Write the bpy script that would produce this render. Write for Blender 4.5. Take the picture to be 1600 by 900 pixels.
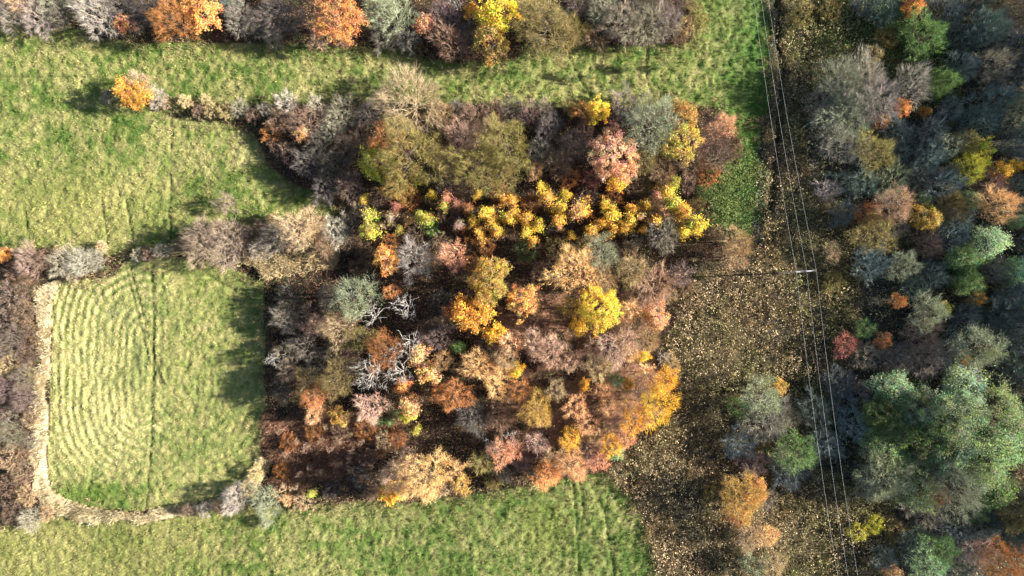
import bpy, math, random
import numpy as np
sc = bpy.context.scene
for o in list(bpy.data.objects): bpy.data.objects.remove(o)
R0 = math.radians
# ------------------------------------------------------------ camera, sky, sun, exposure
CAM_H = 100.0
MPP = 150.0 / 1600.0                         # ground metres per photo pixel
cam = bpy.data.cameras.new('camera'); cam.lens = 24; cam.sensor_width = 36; cam.clip_end = 5000
co = bpy.data.objects.new('camera', cam); sc.collection.objects.link(co)
co.location = (0, 0, CAM_H); co.rotation_euler = (0, 0, 0); sc.camera = co
SUN_EL, SUN_AZ = 24.0, 3.0                   # azimuth: degrees from +X towards +Y
w = bpy.data.worlds.new('World'); sc.world = w; w.use_nodes = True
nt = w.node_tree; bg = nt.nodes['Background']
sky = nt.nodes.new('ShaderNodeTexSky'); sky.sky_type = 'NISHITA'; sky.sun_disc = False
sky.sun_elevation = R0(SUN_EL); sky.sun_rotation = R0(90 - SUN_AZ)
nt.links.new(sky.outputs[0], bg.inputs[0]); bg.inputs[1].default_value = 0.05
sl = bpy.data.lights.new('sun', 'SUN'); sl.energy = 5.0; sl.angle = R0(0.5); sl.color = (1.0, 0.92, 0.80)
so = bpy.data.objects.new('sun', sl); sc.collection.objects.link(so)
so.location = (60, 4, 60); so.rotation_euler = (0, R0(90 - SUN_EL), R0(SUN_AZ))
vs = sc.view_settings; vs.view_transform = 'Standard'; vs.look = 'None'; vs.gamma = 1; vs.use_curve_mapping = False
vs.exposure = 2.1
sc.render.engine = 'CYCLES'
sc.cycles.max_bounces = 4; sc.cycles.diffuse_bounces = 2; sc.cycles.transmission_bounces = 3

# ------------------------------------------------------------ helpers
rng = np.random.default_rng(7)
C = sc.collection
def P(px, py, h=0.0):
    """photo pixel -> world x, y of a point at height h"""
    k = MPP * (CAM_H - h) / CAM_H
    return (px - 800.0) * k, (450.0 - py) * k
def to_px(x, y): return 800 + x / MPP, 450 - y / MPP

_lat = {}
def noise(x, y, scale, seed=0, octs=1):
    """value noise in about -1..1"""
    out = np.zeros(np.broadcast(x, y).shape); amp = 1.0; tot = 0
    for o in range(octs):
        key = (seed, o)
        if key not in _lat: _lat[key] = np.random.default_rng(seed * 97 + o + 1).uniform(-1, 1, (257, 257))
        L = _lat[key]
        u = x / scale * 2**o + 91.3 + 17 * o; v = y / scale * 2**o + 47.7 + 31 * o
        iu = np.floor(u).astype(int); iv = np.floor(v).astype(int); fu = u - iu; fv = v - iv
        fu = fu*fu*(3-2*fu); fv = fv*fv*(3-2*fv); iu %= 256; iv %= 256
        out = out + amp * ((L[iu, iv]*(1-fu) + L[iu+1, iv]*fu)*(1-fv) + (L[iu, iv+1]*(1-fu) + L[iu+1, iv+1]*fu)*fv)
        tot += amp; amp *= 0.5
    return out / tot
def inpoly(px, py, poly):
    inside = np.zeros(px.shape, bool); n = len(poly)
    for i in range(n):
        x0, y0 = poly[i]; x1, y1 = poly[(i+1) % n]
        if y0 == y1: continue
        c = ((y0 > py) != (y1 > py)) & (px < (x1-x0)*(py-y0)/(y1-y0) + x0)
        inside ^= c
    return inside
def dline(px, py, pts):
    """distance in px to a polyline"""
    d = np.full(px.shape, 1e9)
    for (x0, y0), (x1, y1) in zip(pts[:-1], pts[1:]):
        dx, dy = x1-x0, y1-y0; t = np.clip(((px-x0)*dx + (py-y0)*dy) / (dx*dx+dy*dy), 0, 1)
        d = np.minimum(d, np.hypot(px-x0-t*dx, py-y0-t*dy))
    return d

class Geo:
    """collects numpy geometry and links it as one mesh object"""
    def __init__(s): s.v = []; s.f = []; s.m = []; s.c = []; s.n = 0
    def add(s, verts, faces, col=None, mat=0):
        verts = np.asarray(verts, float).reshape(-1, 3); faces = np.asarray(faces, int)
        if col is None: col = np.ones((len(verts), 3))
        col = np.broadcast_to(np.asarray(col, float), (len(verts), 3))
        s.v.append(verts); s.c.append(col); s.f.append(faces + s.n); s.m.append(np.full(len(faces), mat)); s.n += len(verts)
    def mesh(s, name, mats, smooth=False):
        me = bpy.data.meshes.new(name); V = np.concatenate(s.v); Cc = np.concatenate(s.c)
        me.vertices.add(len(V)); me.vertices.foreach_set('co', V.ravel())
        lt = np.concatenate([np.full(len(f), f.shape[1]) for f in s.f]); lv = np.concatenate([f.ravel() for f in s.f])
        me.loops.add(len(lv)); me.loops.foreach_set('vertex_index', lv)
        me.polygons.add(len(lt)); ls = np.concatenate([[0], np.cumsum(lt)[:-1]])
        me.polygons.foreach_set('loop_start', ls); me.polygons.foreach_set('loop_total', lt)
        me.polygons.foreach_set('material_index', np.concatenate(s.m))
        me.polygons.foreach_set('use_smooth', np.full(len(lt), smooth))
        a = me.attributes.new('Col', 'FLOAT_COLOR', 'POINT')
        a.data.foreach_set('color', np.concatenate([Cc, np.ones((len(Cc), 1))], 1).ravel())
        for m in mats: me.materials.append(m)
        me.update(calc_edges=True); me.validate()
        return me
    def obj(s, name, mats, parent=None, smooth=False):
        o = bpy.data.objects.new(name, s.mesh(name, mats, smooth)); C.objects.link(o); o.parent = parent; return o

def frames(T):
    up = np.where(np.abs(T[..., 2:3]) > 0.9, np.array([1.0, 0, 0]), np.array([0, 0, 1.0]))
    A = np.cross(T, up); A /= np.linalg.norm(A, axis=-1, keepdims=True) + 1e-9
    return A, np.cross(T, A)
def tubes(g, pl, rad, sides, col=None, mat=0):
    """pl (N,P,3) polylines, rad (N,P)"""
    N, Pn, _ = pl.shape; T = np.gradient(pl, axis=1); T /= np.linalg.norm(T, axis=-1, keepdims=True) + 1e-9
    A, B = frames(T); a = np.arange(sides) * 2 * math.pi / sides
    v = pl[:, :, None, :] + rad[:, :, None, None] * (A[:, :, None, :]*np.cos(a)[None, None, :, None] + B[:, :, None, :]*np.sin(a)[None, None, :, None])
    idx = np.arange(N*Pn*sides).reshape(N, Pn, sides); nx = np.roll(idx, -1, axis=2)
    f = np.stack([idx[:, :-1], nx[:, :-1], nx[:, 1:], idx[:, 1:]], -1).reshape(-1, 4)
    c = None if col is None else np.repeat(np.asarray(col).reshape(N, 1, 3), Pn*sides, 1).reshape(-1, 3)
    g.add(v, f, c, mat)
def blades(g, base, tip, wid, col=None, mat=0, r=rng):
    """one thin triangle each"""
    D = tip - base; S = np.cross(D, r.normal(size=D.shape)); S /= np.linalg.norm(S, axis=1, keepdims=True) + 1e-9
    S *= np.broadcast_to(np.asarray(wid, float).reshape(-1, 1), (len(base), 1)) * 0.5
    v = np.stack([base - S, base + S, tip], 1); n = len(base)
    c = None if col is None else np.repeat(col[:, None, :], 3, 1).reshape(-1, 3)
    g.add(v.reshape(-1, 3), np.arange(3*n).reshape(n, 3), c, mat)
def leaves(g, pos, size, col=None, mat=0, up=0.6, r=rng, asp=0.62, axis=None):
    """bent diamond leaves of two triangles"""
    n = len(pos); N = r.normal(size=(n, 3)); N /= np.linalg.norm(N, axis=1, keepdims=True); N[:, 2] = np.abs(N[:, 2]) + up
    N /= np.linalg.norm(N, axis=1, keepdims=True)
    U = np.cross(N, r.normal(size=(n, 3)) if axis is None else np.cross(axis, N)); U /= np.linalg.norm(U, axis=1, keepdims=True) + 1e-9
    W = np.cross(N, U); s = np.broadcast_to(np.asarray(size, float).reshape(-1, 1), (n, 1))
    v = np.stack([pos - U*s*.5, pos + W*s*.5*asp - N*s*.10, pos + U*s*.5, pos - W*s*.5*asp - N*s*.10], 1)
    i = np.arange(4*n).reshape(n, 4)
    f = np.concatenate([i[:, [0, 1, 2]], i[:, [0, 2, 3]]])
    c = None if col is None else np.repeat(col[:, None, :], 4, 1).reshape(-1, 3)
    g.add(v.reshape(-1, 3), f, c, mat)

# ------------------------------------------------------------ materials
def newmat(name):
    m = bpy.data.materials.new(name); m.use_nodes = True; n = m.node_tree; b = n.nodes['Principled BSDF']
    b.inputs['Roughness'].default_value = 0.9; b.inputs['Specular IOR Level'].default_value = 0.15
    return m, n, b
def mixmul(n, a, b, fac=1.0):
    x = n.nodes.new('ShaderNodeMix'); x.data_type = 'RGBA'; x.blend_type = 'MULTIPLY'; x.inputs[0].default_value = fac
    n.links.new(a, x.inputs[6]); n.links.new(b, x.inputs[7]); return x.outputs[2]
def mat_attr(name, trans=0.0, objcol=False, nscale=None, bump=0.0, spec=0.15, rough=0.9):
    """colour from the mesh attribute, optionally times the object's own colour and a noise"""
    m, n, b = newmat(name); b.inputs['Specular IOR Level'].default_value = spec; b.inputs['Roughness'].default_value = rough
    at = n.nodes.new('ShaderNodeAttribute'); at.attribute_name = 'Col'; c = at.outputs['Color']
    if objcol:
        oi = n.nodes.new('ShaderNodeObjectInfo'); c = mixmul(n, oi.outputs['Color'], c)
    if nscale:
        tc = n.nodes.new('ShaderNodeTexCoord'); nz = n.nodes.new('ShaderNodeTexNoise'); nz.inputs['Scale'].default_value = nscale; nz.inputs['Detail'].default_value = 5; nz.inputs['Roughness'].default_value = 0.7
        n.links.new(tc.outputs['Object'], nz.inputs['Vector'])
        rp = n.nodes.new('ShaderNodeValToRGB'); rp.color_ramp.elements[0].position = .3; rp.color_ramp.elements[0].color = (.45, .45, .45, 1)
        rp.color_ramp.elements[1].position = .72; rp.color_ramp.elements[1].color = (1.45, 1.4, 1.3, 1)
        n.links.new(nz.outputs['Fac'], rp.inputs[0]); c = mixmul(n, c, rp.outputs[0])
        if bump:
            bp = n.nodes.new('ShaderNodeBump'); bp.inputs['Strength'].default_value = 1.0; bp.inputs['Distance'].default_value = bump
            n.links.new(nz.outputs['Fac'], bp.inputs['Height']); n.links.new(bp.outputs[0], b.inputs['Normal'])
    n.links.new(c, b.inputs['Base Color'])
    if trans:
        t = n.nodes.new('ShaderNodeBsdfTranslucent'); mx = n.nodes.new('ShaderNodeMixShader'); mx.inputs[0].default_value = trans
        n.links.new(c, t.inputs['Color']); n.links.new(b.outputs[0], mx.inputs[1]); n.links.new(t.outputs[0], mx.inputs[2])
        n.links.new(mx.outputs[0], n.nodes['Material Output'].inputs['Surface'])
    return m
M_ground = mat_attr('ground_soil', nscale=2.2, bump=0.10)
M_meadow = mat_attr('meadow_turf', nscale=3.0, bump=0.10)
M_blade = mat_attr('grass_blades', trans=0.25)
M_leaf = mat_attr('tree_leaves', trans=0.32, objcol=True)
M_twig = mat_attr('bare_twigs', objcol=True)
M_wood = mat_attr('twig_wood')
M_weed = mat_attr('dry_weeds', trans=0.2)
def mat_bark(name, c0, c1, scale=6):
    m, n, b = newmat(name); tc = n.nodes.new('ShaderNodeTexCoord'); nz = n.nodes.new('ShaderNodeTexNoise'); nz.inputs['Scale'].default_value = scale; nz.inputs['Detail'].default_value = 4
    n.links.new(tc.outputs['Object'], nz.inputs['Vector']); rp = n.nodes.new('ShaderNodeValToRGB')
    rp.color_ramp.elements[0].position = .35; rp.color_ramp.elements[0].color = (*c0, 1); rp.color_ramp.elements[1].position = .6; rp.color_ramp.elements[1].color = (*c1, 1)
    n.links.new(nz.outputs['Fac'], rp.inputs[0]); n.links.new(rp.outputs[0], b.inputs['Base Color']); return m
M_bark = mat_bark('grey_brown_bark', (.06, .045, .035), (.17, .13, .10))
M_pale = mat_bark('pale_bark', (.20, .18, .16), (.50, .47, .44), 4)
M_birch = mat_bark('birch_bark', (.12, .10, .09), (.6, .57, .52), 5)
M_concrete = mat_bark('pole_concrete', (.30, .29, .27), (.42, .40, .37), 3)
m, n, b = newmat('aluminium_wire'); b.inputs['Base Color'].default_value = (.36, .37, .38, 1); b.inputs['Roughness'].default_value = .6; b.inputs['Metallic'].default_value = 0; M_wire = m
m, n, b = newmat('galvanised_steel'); b.inputs['Base Color'].default_value = (.28, .28, .28, 1); b.inputs['Roughness'].default_value = .5; b.inputs['Metallic'].default_value = .4; M_steel = m
m, n, b = newmat('brown_porcelain'); b.inputs['Base Color'].default_value = (.16, .07, .04, 1); b.inputs['Roughness'].default_value = .2; M_porc = m

# ------------------------------------------------------------ zones, in photo pixels on the ground
MEADOW_TOP = [(-300,44),(110,44),(200,66),(330,66),(480,72),(600,74),(700,98),(800,98),(830,74),(1060,72),(1084,60),(1078,-60),(1200,-60),(1204,90),(1200,165),(1185,230),(1175,370),(1110,345),(1112,280),(1160,220),(1120,170),(1000,168),(830,168),(700,162),(560,158),(430,166),(300,168),(255,178),(330,186),(395,205),(420,260),(455,290),(520,308),(528,340),(400,350),(290,368),(262,392),(170,398),(150,388),(-300,392)]
MEADOW_LEFT = [(92,440),(84,470),(80,600),(74,735),(84,765),(110,784),(170,796),(230,797),(330,782),(380,752),(404,715),(414,640),(412,440),(340,412),(262,402),(200,404),(180,432),(130,438)]
MEADOW_LOW = [(-300,828),(40,815),(90,806),(130,812),(230,808),(330,796),(410,792),(470,795),(560,782),(600,786),(700,778),(760,768),(850,756),(900,742),(945,738),(985,775),(1012,830),(1026,905),(1030,1200),(-300,1200)]
HAY = [(96,436),(58,452),(58,500),(60,600),(52,690),(50,760),(75,800),(130,816),(230,812),(330,800),(400,770),(425,720),(404,715),(378,755),(330,783),(230,798),(170,797),(110,785),(82,767),(72,735),(78,600),(82,470)]
BANK = [(270,350),(330,345),(420,345),(520,340),(545,370),(520,420),(415,436),(400,415),(330,405),(265,398)]
WOOD_C = [(400,170),(560,160),(830,165),(1000,165),(1130,180),(1180,260),(1120,340),(1190,385),(1060,420),(1060,480),(1030,540),(1060,600),(1040,660),(940,740),(760,770),(600,788),(440,790),(415,720),(412,640),(412,440),(520,430),(540,340),(520,300),(440,280)]
RED_LITTER = [(790,450),(1000,420),(1020,540),(1040,560),(1050,640),(950,700),(870,720),(800,700),(780,650),(760,600),(780,560)]
BROWN_LITTER = [(415,655),(560,645),(640,650),(600,710),(520,740),(470,770),(425,760)]
SHADY = [(420,440),(700,420),(800,450),(700,520),(560,620),(430,640)]  # west end of the plot, where shade is painted on the soil
WEEDS = [(1060,420),(1190,385),(1200,180),(1210,100),(1215,-40),(1330,-40),(1360,60),(1400,90),(1320,110),(1260,160),(1260,260),(1330,330),(1350,420),(1340,560),(1310,640),(1250,720),(1400,780),(1400,850),(1350,1000),(1030,1000),(1026,900),(1012,830),(985,775),(945,738),(1050,650),(1060,600),(1030,545)]
LEFT_SCRUB = [(-300,400),(60,430),(65,500),(66,600),(55,700),(54,770),(60,815),(-300,835)]
TRACKS = [[(268,180),(266,260),(265,330),(268,400)],[(238,402),(240,560),(236,700),(228,800)],[(196,412),(210,470),(232,560),(250,600)],[(203,412),(218,470),(240,560),(258,606)],
          [(896,755),(900,800),(905,900)],[(906,750),(912,800),(905,840)],[(920,750),(945,800),(960,900)],[(1010,70),(1010,120),(1022,160)],[(40,330),(45,380)],[(160,310),(168,380)],[(195,300),(205,360)],
          [(-100,118),(130,119)],[(300,410),(340,440),(400,470)],[(880,70),(905,120),(930,160)]]
DITCH = [(1214,-60),(1216,60),(1222,110),(1216,200),(1212,260),(1204,330)]

def warp(px, py, a=5.0):
    x, y = px*1.0, py*1.0
    return px + a*noise(x, y, 28, 3, 2), py + a*noise(x, y, 28, 4, 2)
def zones(px, py):
    """0 forest floor 1 weeds 2 wood 3 meadow top 4 meadow left 5 meadow low 6 hay 7 bank 8 left scrub"""
    qx, qy = warp(px, py); z = np.zeros(px.shape, int)
    z[inpoly(qx, qy, WEEDS)] = 1; z[inpoly(qx, qy, WOOD_C)] = 2; z[inpoly(qx, qy, LEFT_SCRUB)] = 8
    z[inpoly(qx, qy, BANK)] = 7; z[inpoly(qx, qy, MEADOW_TOP)] = 3; z[inpoly(qx, qy, MEADOW_LOW)] = 5
    tx, ty = warp(px, py, 2.0); hx, hy = warp(px, py, 9.0); z[inpoly(np.where(px < 76, hx, tx), np.where(py > 770, hy, ty), HAY)] = 6; z[inpoly(tx, ty, MEADOW_LEFT)] = 4; z[(z == 0) & (px < 1150)] = 2
    return z
def swath(px, py):
    """mown rows: a phase that runs round the field in nested U shapes; pale hay against green"""
    wx = px + 2.0*noise(px, py, 30, 21, 2)
    dl = np.where(py < 640, np.abs(wx-222), np.hypot(wx-222, (py-640)))
    up = np.where(py < 520, np.hypot((wx-222), np.minimum(0, py-520)*0.9), dl)
    dl = np.where(py < 520, up, dl)
    dr = np.where(py < 610, np.abs(wx-292), np.hypot((wx-292), (py-610)))
    d = np.where(px < 240, dl, dr)
    return 0.5 + 0.5*np.sin(d * 2*math.pi / 11.5 + 2.6*noise(px, py, 70, 22, 2) + .9*noise(px, py, 14, 23, 2))
def lerp(a, b, t): t = np.clip(t, 0, 1)[..., None]; return np.asarray(a)*(1-t) + np.asarray(b)*t
GREEN, LIME, STRAW, OLIVE, HAYC = (.085, .155, .036), (.225, .270, .080), (.46, .41, .21), (.20, .21, .08), (.50, .41, .22)
def grass_col(px, py, z):
    """dry and green patches of the meadows"""
    n1 = noise(px, py, 70, 11, 4); n2 = noise(px, py, 22, 12, 3); n3 = noise(px, py, 9, 14, 2)
    t = 0.46 + 0.40*n1 + 0.24*n2 + 0.42*n3
    c = lerp(GREEN, LIME, t*1.5); c = lerp(c, OLIVE, (n2*.8+n3*.6+.25)); c = lerp(c, STRAW, (t-.27)*1.15)
    m4 = z == 4; s = swath(px, py)
    left = np.clip((285 + 25*n1 - px)/110, 0, 1)**.7 * np.clip((762-py)/50, 0, 1) * (0.85 + 0.25*n1)
    right = np.clip((px-262)/30, 0, 1)*np.clip((py-560)/80, 0.12, .45)*(0.7+.6*n1)
    amt = np.clip(left + right, 0, 1)
    cs = lerp(c, lerp((.68, .60, .33), (.20, .235, .075), s**1.3*(.85+1.1*n2)), amt*0.95*(.9+.5*n2))
    corner = np.clip(1 - np.hypot((px-140)/75, (py-772)/28), 0, 1)
    cs = lerp(cs, (.13, .20, .045), corner*(1.1+.8*n2))
    cs = lerp(cs, lerp((.30, .33, .11), (.46, .42, .20), .5+.8*n3), np.where(px > 262, .28, 0)); c = np.where(m4[..., None], cs, c)
    # drier band on the west side of the top meadow, greener verge by the ditch
    dry = np.clip(1 - np.hypot((px-130)/230, (py-320)/90), 0, 1) * (z == 3)
    c = lerp(c, (.36, .34, .135), dry*0.75)
    ver = np.clip((px-1090)/90, 0, 1) * (z == 3); c = lerp(c, (.062, .150, .030), ver*0.8)
    band = np.exp(-((py-180-0*px)/14)**2) * np.clip((px-250)/30, 0, 1) * (px < 430) * (z == 3); c = lerp(c, STRAW, band*.5)
    low = (z == 5) * np.clip((420-px)/200, 0, 1); c = lerp(c, (.27, .26, .10), low*0.55)
    blob = np.clip(1 - np.hypot((px-850)/50, (py-830)/70), 0, 1) * (z == 5); c = lerp(c, (.22, .24, .07), blob)
    lowg = (z == 5) * np.clip((px-420)/200, 0, 1); c = lerp(c, (.11, .175, .055), lowg*0.25)
    for tr in TRACKS:
        c = lerp(c, np.array((.06, .085, .022)), np.clip(1 - dline(px, py, tr)/2.6, 0, 1)*0.75)
    return c
def ground_col(px, py, z):
    n1 = noise(px, py, 40, 31, 4); n2 = noise(px, py, 14, 32, 3)
    c = lerp((.018, .020, .019), (.055, .052, .040), .5 + .9*n1)  # near-black forest floor: shade under the trees put into its colour
    c = np.where((z == 1)[..., None], lerp((.030, .026, .017), (.10, .082, .045), .40 + .7*n1 + .4*n2), c)
    wd = lerp((.018, .014, .011), (.07, .045, .030), .42 + .8*n1 + .4*n2)  # wood floor darkened too, so shaded gaps between trees read black
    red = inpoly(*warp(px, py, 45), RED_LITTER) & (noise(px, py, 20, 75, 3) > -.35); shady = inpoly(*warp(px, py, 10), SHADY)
    wd = np.where(red[..., None], lerp((.085, .050, .034), (.23, .13, .088), .5 + .7*n1 + .5*n2), wd)
    wd = np.where(inpoly(*warp(px, py, 10), BROWN_LITTER)[..., None], lerp((.06, .038, .026), (.17, .10, .07), .5 + .7*n1 + .5*n2), wd)
    wd = np.where((shady & ~red)[..., None], wd*0.75, wd)  # shade of the plot's west end painted into the soil colour
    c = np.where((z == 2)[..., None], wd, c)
    c = np.where((z == 8)[..., None], lerp((.05, .034, .026), (.17, .11, .07), .5 + .7*n1 + .5*n2), c)
    c = np.where((z == 7)[..., None], lerp((.13, .10, .055), (.30, .23, .13), .5 + .6*n1 + .6*n2), c)
    c = np.where((z == 6)[..., None], lerp((.22, .17, .09), (.58, .48, .31), .55 + .6*n1 + .6*n2), c)
    g = (z >= 3) & (z <= 5)
    return np.where(g[..., None], grass_col(px, py, z)*np.array([.60, .63, .56]), c)

def gz(x, y):
    """relief of the ground in metres"""
    x = np.asarray(x, float); y = np.asarray(y, float); px, py = to_px(x, y); z = zones(px, py)
    fade = np.clip((95 - np.abs(x))/5, 0, 1) * np.clip((60 - np.abs(y))/4, 0, 1)
    h = 0.25*noise(x, y, 14, 41, 2) + 0.07*noise(x, y, 1.1, 42, 2)
    md = (z >= 3) & (z <= 5)
    h = h + np.where(md, 0.13*noise(x, y, 0.50, 43, 1), 0.16*noise(x, y, 1.6, 44, 3))
    h = h + np.where(z == 4, 0.055*(1+.9*noise(x, y, 3, 47, 2))*(1-swath(px, py))*np.clip(1.2-np.clip((px-225)/40, 0, 1)*np.clip((700-py)/60, 0, .85), 0, 1), 0) + np.where(z == 6, 0.25, 0) + np.where(z == 7, .9*(.5+.5*noise(x, y, 2.0, 45, 2)), 0)
    for tr in TRACKS: h = h - 0.16*np.exp(-(dline(px, py, tr)/1.9)**2)
    h = h - 1.0*np.exp(-(dline(px, py, DITCH)/4.5)**2)*(.7+.5*noise(x, y, 3, 46, 2))
    return h * fade
# ------------------------------------------------------------ ground sheet and fields
GX = np.arange(-95, 95.01, 0.25); GY = np.arange(-60, 60.01, 0.25)
XX, YY = np.meshgrid(GX, GY, indexing='ij'); PX, PY = to_px(XX, YY)
ZZ = zones(PX, PY); HH = gz(XX, YY); GC = ground_col(PX, PY, ZZ)
nI, nJ = XX.shape; IDX = np.arange(nI*nJ).reshape(nI, nJ)
FACES = np.stack([IDX[:-1, :-1], IDX[1:, :-1], IDX[1:, 1:], IDX[:-1, 1:]], -1).reshape(-1, 4)
FZ = ZZ[:-1, :-1].ravel(); GV = np.stack([XX, YY, HH], -1).reshape(-1, 3); GCF = GC.reshape(-1, 3)
def height(x, y):
    """height of the built grid at a point"""
    u = np.clip((np.asarray(x, float)+95)/.25, 0, nI-1.001); v = np.clip((np.asarray(y, float)+60)/.25, 0, nJ-1.001)
    i = u.astype(int); j = v.astype(int); a = u-i; b_ = v-j
    return (HH[i, j]*(1-a)+HH[i+1, j]*a)*(1-b_) + (HH[i, j+1]*(1-a)+HH[i+1, j+1]*a)*b_
def field(name, sel, mat, extra=False):
    g = Geo(); f = FACES[sel]; used = np.unique(f); mp = np.zeros(nI*nJ, int); mp[used] = np.arange(len(used))
    g.add(GV[used], mp[f], GCF[used])
    if extra:                                   # the same sheet goes on flat to the horizon
        B = 2500; o = [(-B,-B,0),(B,-B,0),(B,B,0),(-B,B,0),(-95,-60,0),(95,-60,0),(95,60,0),(-95,60,0)]
        g.add(o, [(0,1,5,4),(1,2,6,5),(2,3,7,6),(3,0,4,7)], np.array([.07, .075, .035]))
    ob = g.obj(name, [mat], smooth=True); ob['kind'] = 'structure'; return ob
field('ground', (FZ <= 2) | (FZ == 8) | (FZ == 7), M_ground, True)
field('meadow', FZ == 3, M_meadow); field('meadow', FZ == 4, M_meadow); field('meadow', FZ == 5, M_meadow)
field('path', FZ == 6, M_ground)

# ------------------------------------------------------------ ground cover (uncountable)
def scatter(n, box=(-60, -40, 1660, 940)):
    px = rng.uniform(box[0], box[2], n); py = rng.uniform(box[1], box[3], n)
    return px, py, zones(px, py)
def base3(px, py): x, y = P(px, py); return np.stack([x, y, height(x, y)], 1)
def tufts(g, pos, col, k, ln, wd, spread, lean, mat=0, jit=.25):
    n = len(pos); b0 = np.repeat(pos, k, 0); b0[:, :2] += rng.normal(size=(n*k, 2))*spread
    L = np.repeat(np.broadcast_to(ln, (n,)), k) * rng.uniform(.6, 1.25, n*k)
    a = rng.uniform(0, 2*math.pi, n*k); le = rng.uniform(.1, 1, n*k)*lean
    d = np.stack([np.cos(a)*np.sin(le), np.sin(a)*np.sin(le), np.cos(le)], 1)
    c = np.repeat(col, k, 0) * rng.uniform(1-jit, 1+jit, (n*k, 1))
    blades(g, b0 - [0, 0, .03], b0 + d*L[:, None], wd*rng.uniform(.7, 1.3, n*k), c, mat)
def stuff(g, name, mats, label, cat):
    o = g.obj(name, mats); o['kind'] = 'stuff'; o['label'] = label; o['category'] = cat; return o
px, py, z = scatter(100000)
trk = np.min([dline(px, py, t) for t in TRACKS], 0)
for zi, lab in ((3, 'rough green and straw grass of the big upper meadow'), (4, 'mown striped grass of the rounded field on the left'), (5, 'clumpy green grass of the meadow along the lower edge')):
    s = (z == zi) & (trk > 1.6); g = Geo(); c = grass_col(px[s], py[s], z[s])
    clump = noise(px[s], py[s], 7, 51, 2)
    ln = .14 + .26*np.clip(clump + .25, 0, 1) if zi != 4 else .12 + .10*(1-swath(px[s], py[s]))
    c = c*np.clip(1.12 + .27*rng.normal(size=(len(c), 1)), .5, 1.6)*np.array([1.04, 1.04, .98]); tufts(g, base3(px[s], py[s]), c, 9, ln*1.1, .065, .11, 1.05, jit=.25); stuff(g, 'meadow_grass', [M_blade], lab, 'grass')
# hay-coloured strip and bank
px, py, z = scatter(300, (-60, 330, 560, 860)); s = (z == 6); q = scatter(15000, (40, 430, 440, 820)); s2 = (q[2] == 6) & (.55 + .9*noise(q[0], q[1], 9, 57, 2) > rng.uniform(0, 1, 15000))
g = Geo(); pp = np.concatenate([px[s], q[0][s2]]); qq = np.concatenate([py[s], q[1][s2]])
tufts(g, base3(pp, qq), lerp((.24, .20, .10), (.80, .70, .49), np.clip(.62 + .55*noise(pp, qq, 16, 59, 3) + .25*rng.normal(size=len(pp)) - .35*np.clip((qq-775)/15, 0, 1), 0, 1)), 10, .55, .08, .20, 1.0); stuff(g, 'dry_grass', [M_blade], 'pale straw grass strip curving round the mown left field', 'grass')
s = z == 7; q = scatter(7500, (255, 335, 560, 440)); s2 = (q[2] == 7) & (.5 + 1.0*noise(q[0], q[1], 9, 56, 2) > rng.uniform(0, 1, 7500))
pp = np.concatenate([px[s], q[0][s2]]); qq = np.concatenate([py[s], q[1][s2]])
g = Geo(); tufts(g, base3(pp, qq), lerp((.30, .23, .13), (.68, .56, .34), np.clip(.5+.6*noise(pp, qq, 10, 55, 2)+.3*rng.normal(size=len(pp)), 0, 1)), 9, .75, .09, .20, 1.0); stuff(g, 'dry_grass', [M_blade], 'tangled beige grass on the bank above the mown field', 'grass')
# tall dry weeds between the woods and along the power line
px, py, z = scatter(60000, (880, -40, 1660, 940)); s = (z == 1) | ((z == 0) & (px > 1180) & (rng.uniform(0, 1, len(px)) < .42 + .5*noise(px, py, 50, 64, 2)))
dens = .70 + .8*noise(px, py, 60, 61, 3) - .6*np.clip(1-np.hypot((px-1110)/75, (py-670)/80), 0, 1); s &= rng.uniform(0, 1, len(px)) < dens; s &= dline(px, py, DITCH) > 4.5
px, py = px[s], py[s]; pos = base3(px, py); n = len(px); hgt = rng.uniform(.35, 1.5, n)*(1 + .4*noise(px, py, 30, 62, 2))
grn = np.clip(noise(px, py, 60, 63, 3)*1.6 + .15 + np.clip((180-py)/200, 0, .9) + .45*np.clip((px-1190)/60, 0, 1), 0, 1)
tan = lerp((.70, .54, .33), (.18, .13, .075), np.clip(rng.uniform(0, 1.25, n) - .35*noise(px, py, 24, 65, 2), 0, 1)); tan = np.where((z[s] == 0)[:, None], tan*np.array([.82, .90, .92]), tan); tan = lerp(tan, (.27, .30, .10), grn*rng.uniform(0.1, 1, n))  # forest weeds tinted cooler: sky-lit shade put into their colour
g = Geo(); lean = rng.normal(size=(n, 2))*.18; top = pos + np.concatenate([lean, hgt[:, None]], 1)
blades(g, pos - [0, 0, .05], top, .04, tan*.55)
k = 4; t = rng.uniform(.45, 1.05, (n*k, 1)); lp = np.repeat(pos, k, 0)*(1-t) + np.repeat(top, k, 0)*t; lp[:, :2] += rng.normal(size=(n*k, 2))*.20
leaves(g, lp, rng.uniform(.08, .30, n*k)*(1+.3*np.repeat(noise(px, py, 16, 66, 2), k)), np.repeat(tan, k, 0)*rng.uniform(.55, 1.3, (n*k, 1)), up=.25)
q = scatter(24000, (940, -40, 1420, 940)); dn = noise(q[0], q[1], 13, 67, 2) + .6*noise(q[0], q[1], 60, 68, 2)
s2 = (q[2] == 1) & (dn + .12 > .45*rng.uniform(-1, 1, 24000)) & (dline(q[0], q[1], DITCH) > 4.5); qx, qy = q[0][s2], q[1][s2]
gr = np.clip(.3 + noise(qx, qy, 50, 63, 3)*1.3 + .35*np.clip((qx-1190)/60, 0, 1) + np.clip((180-qy)/200, 0, .7), 0, 1); un = rng.uniform(0, 1, len(qx))
rc = lerp(lerp((.20, .14, .08), (.52, .40, .22), un), lerp((.10, .13, .045), (.30, .31, .12), un), gr*.8)
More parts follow.
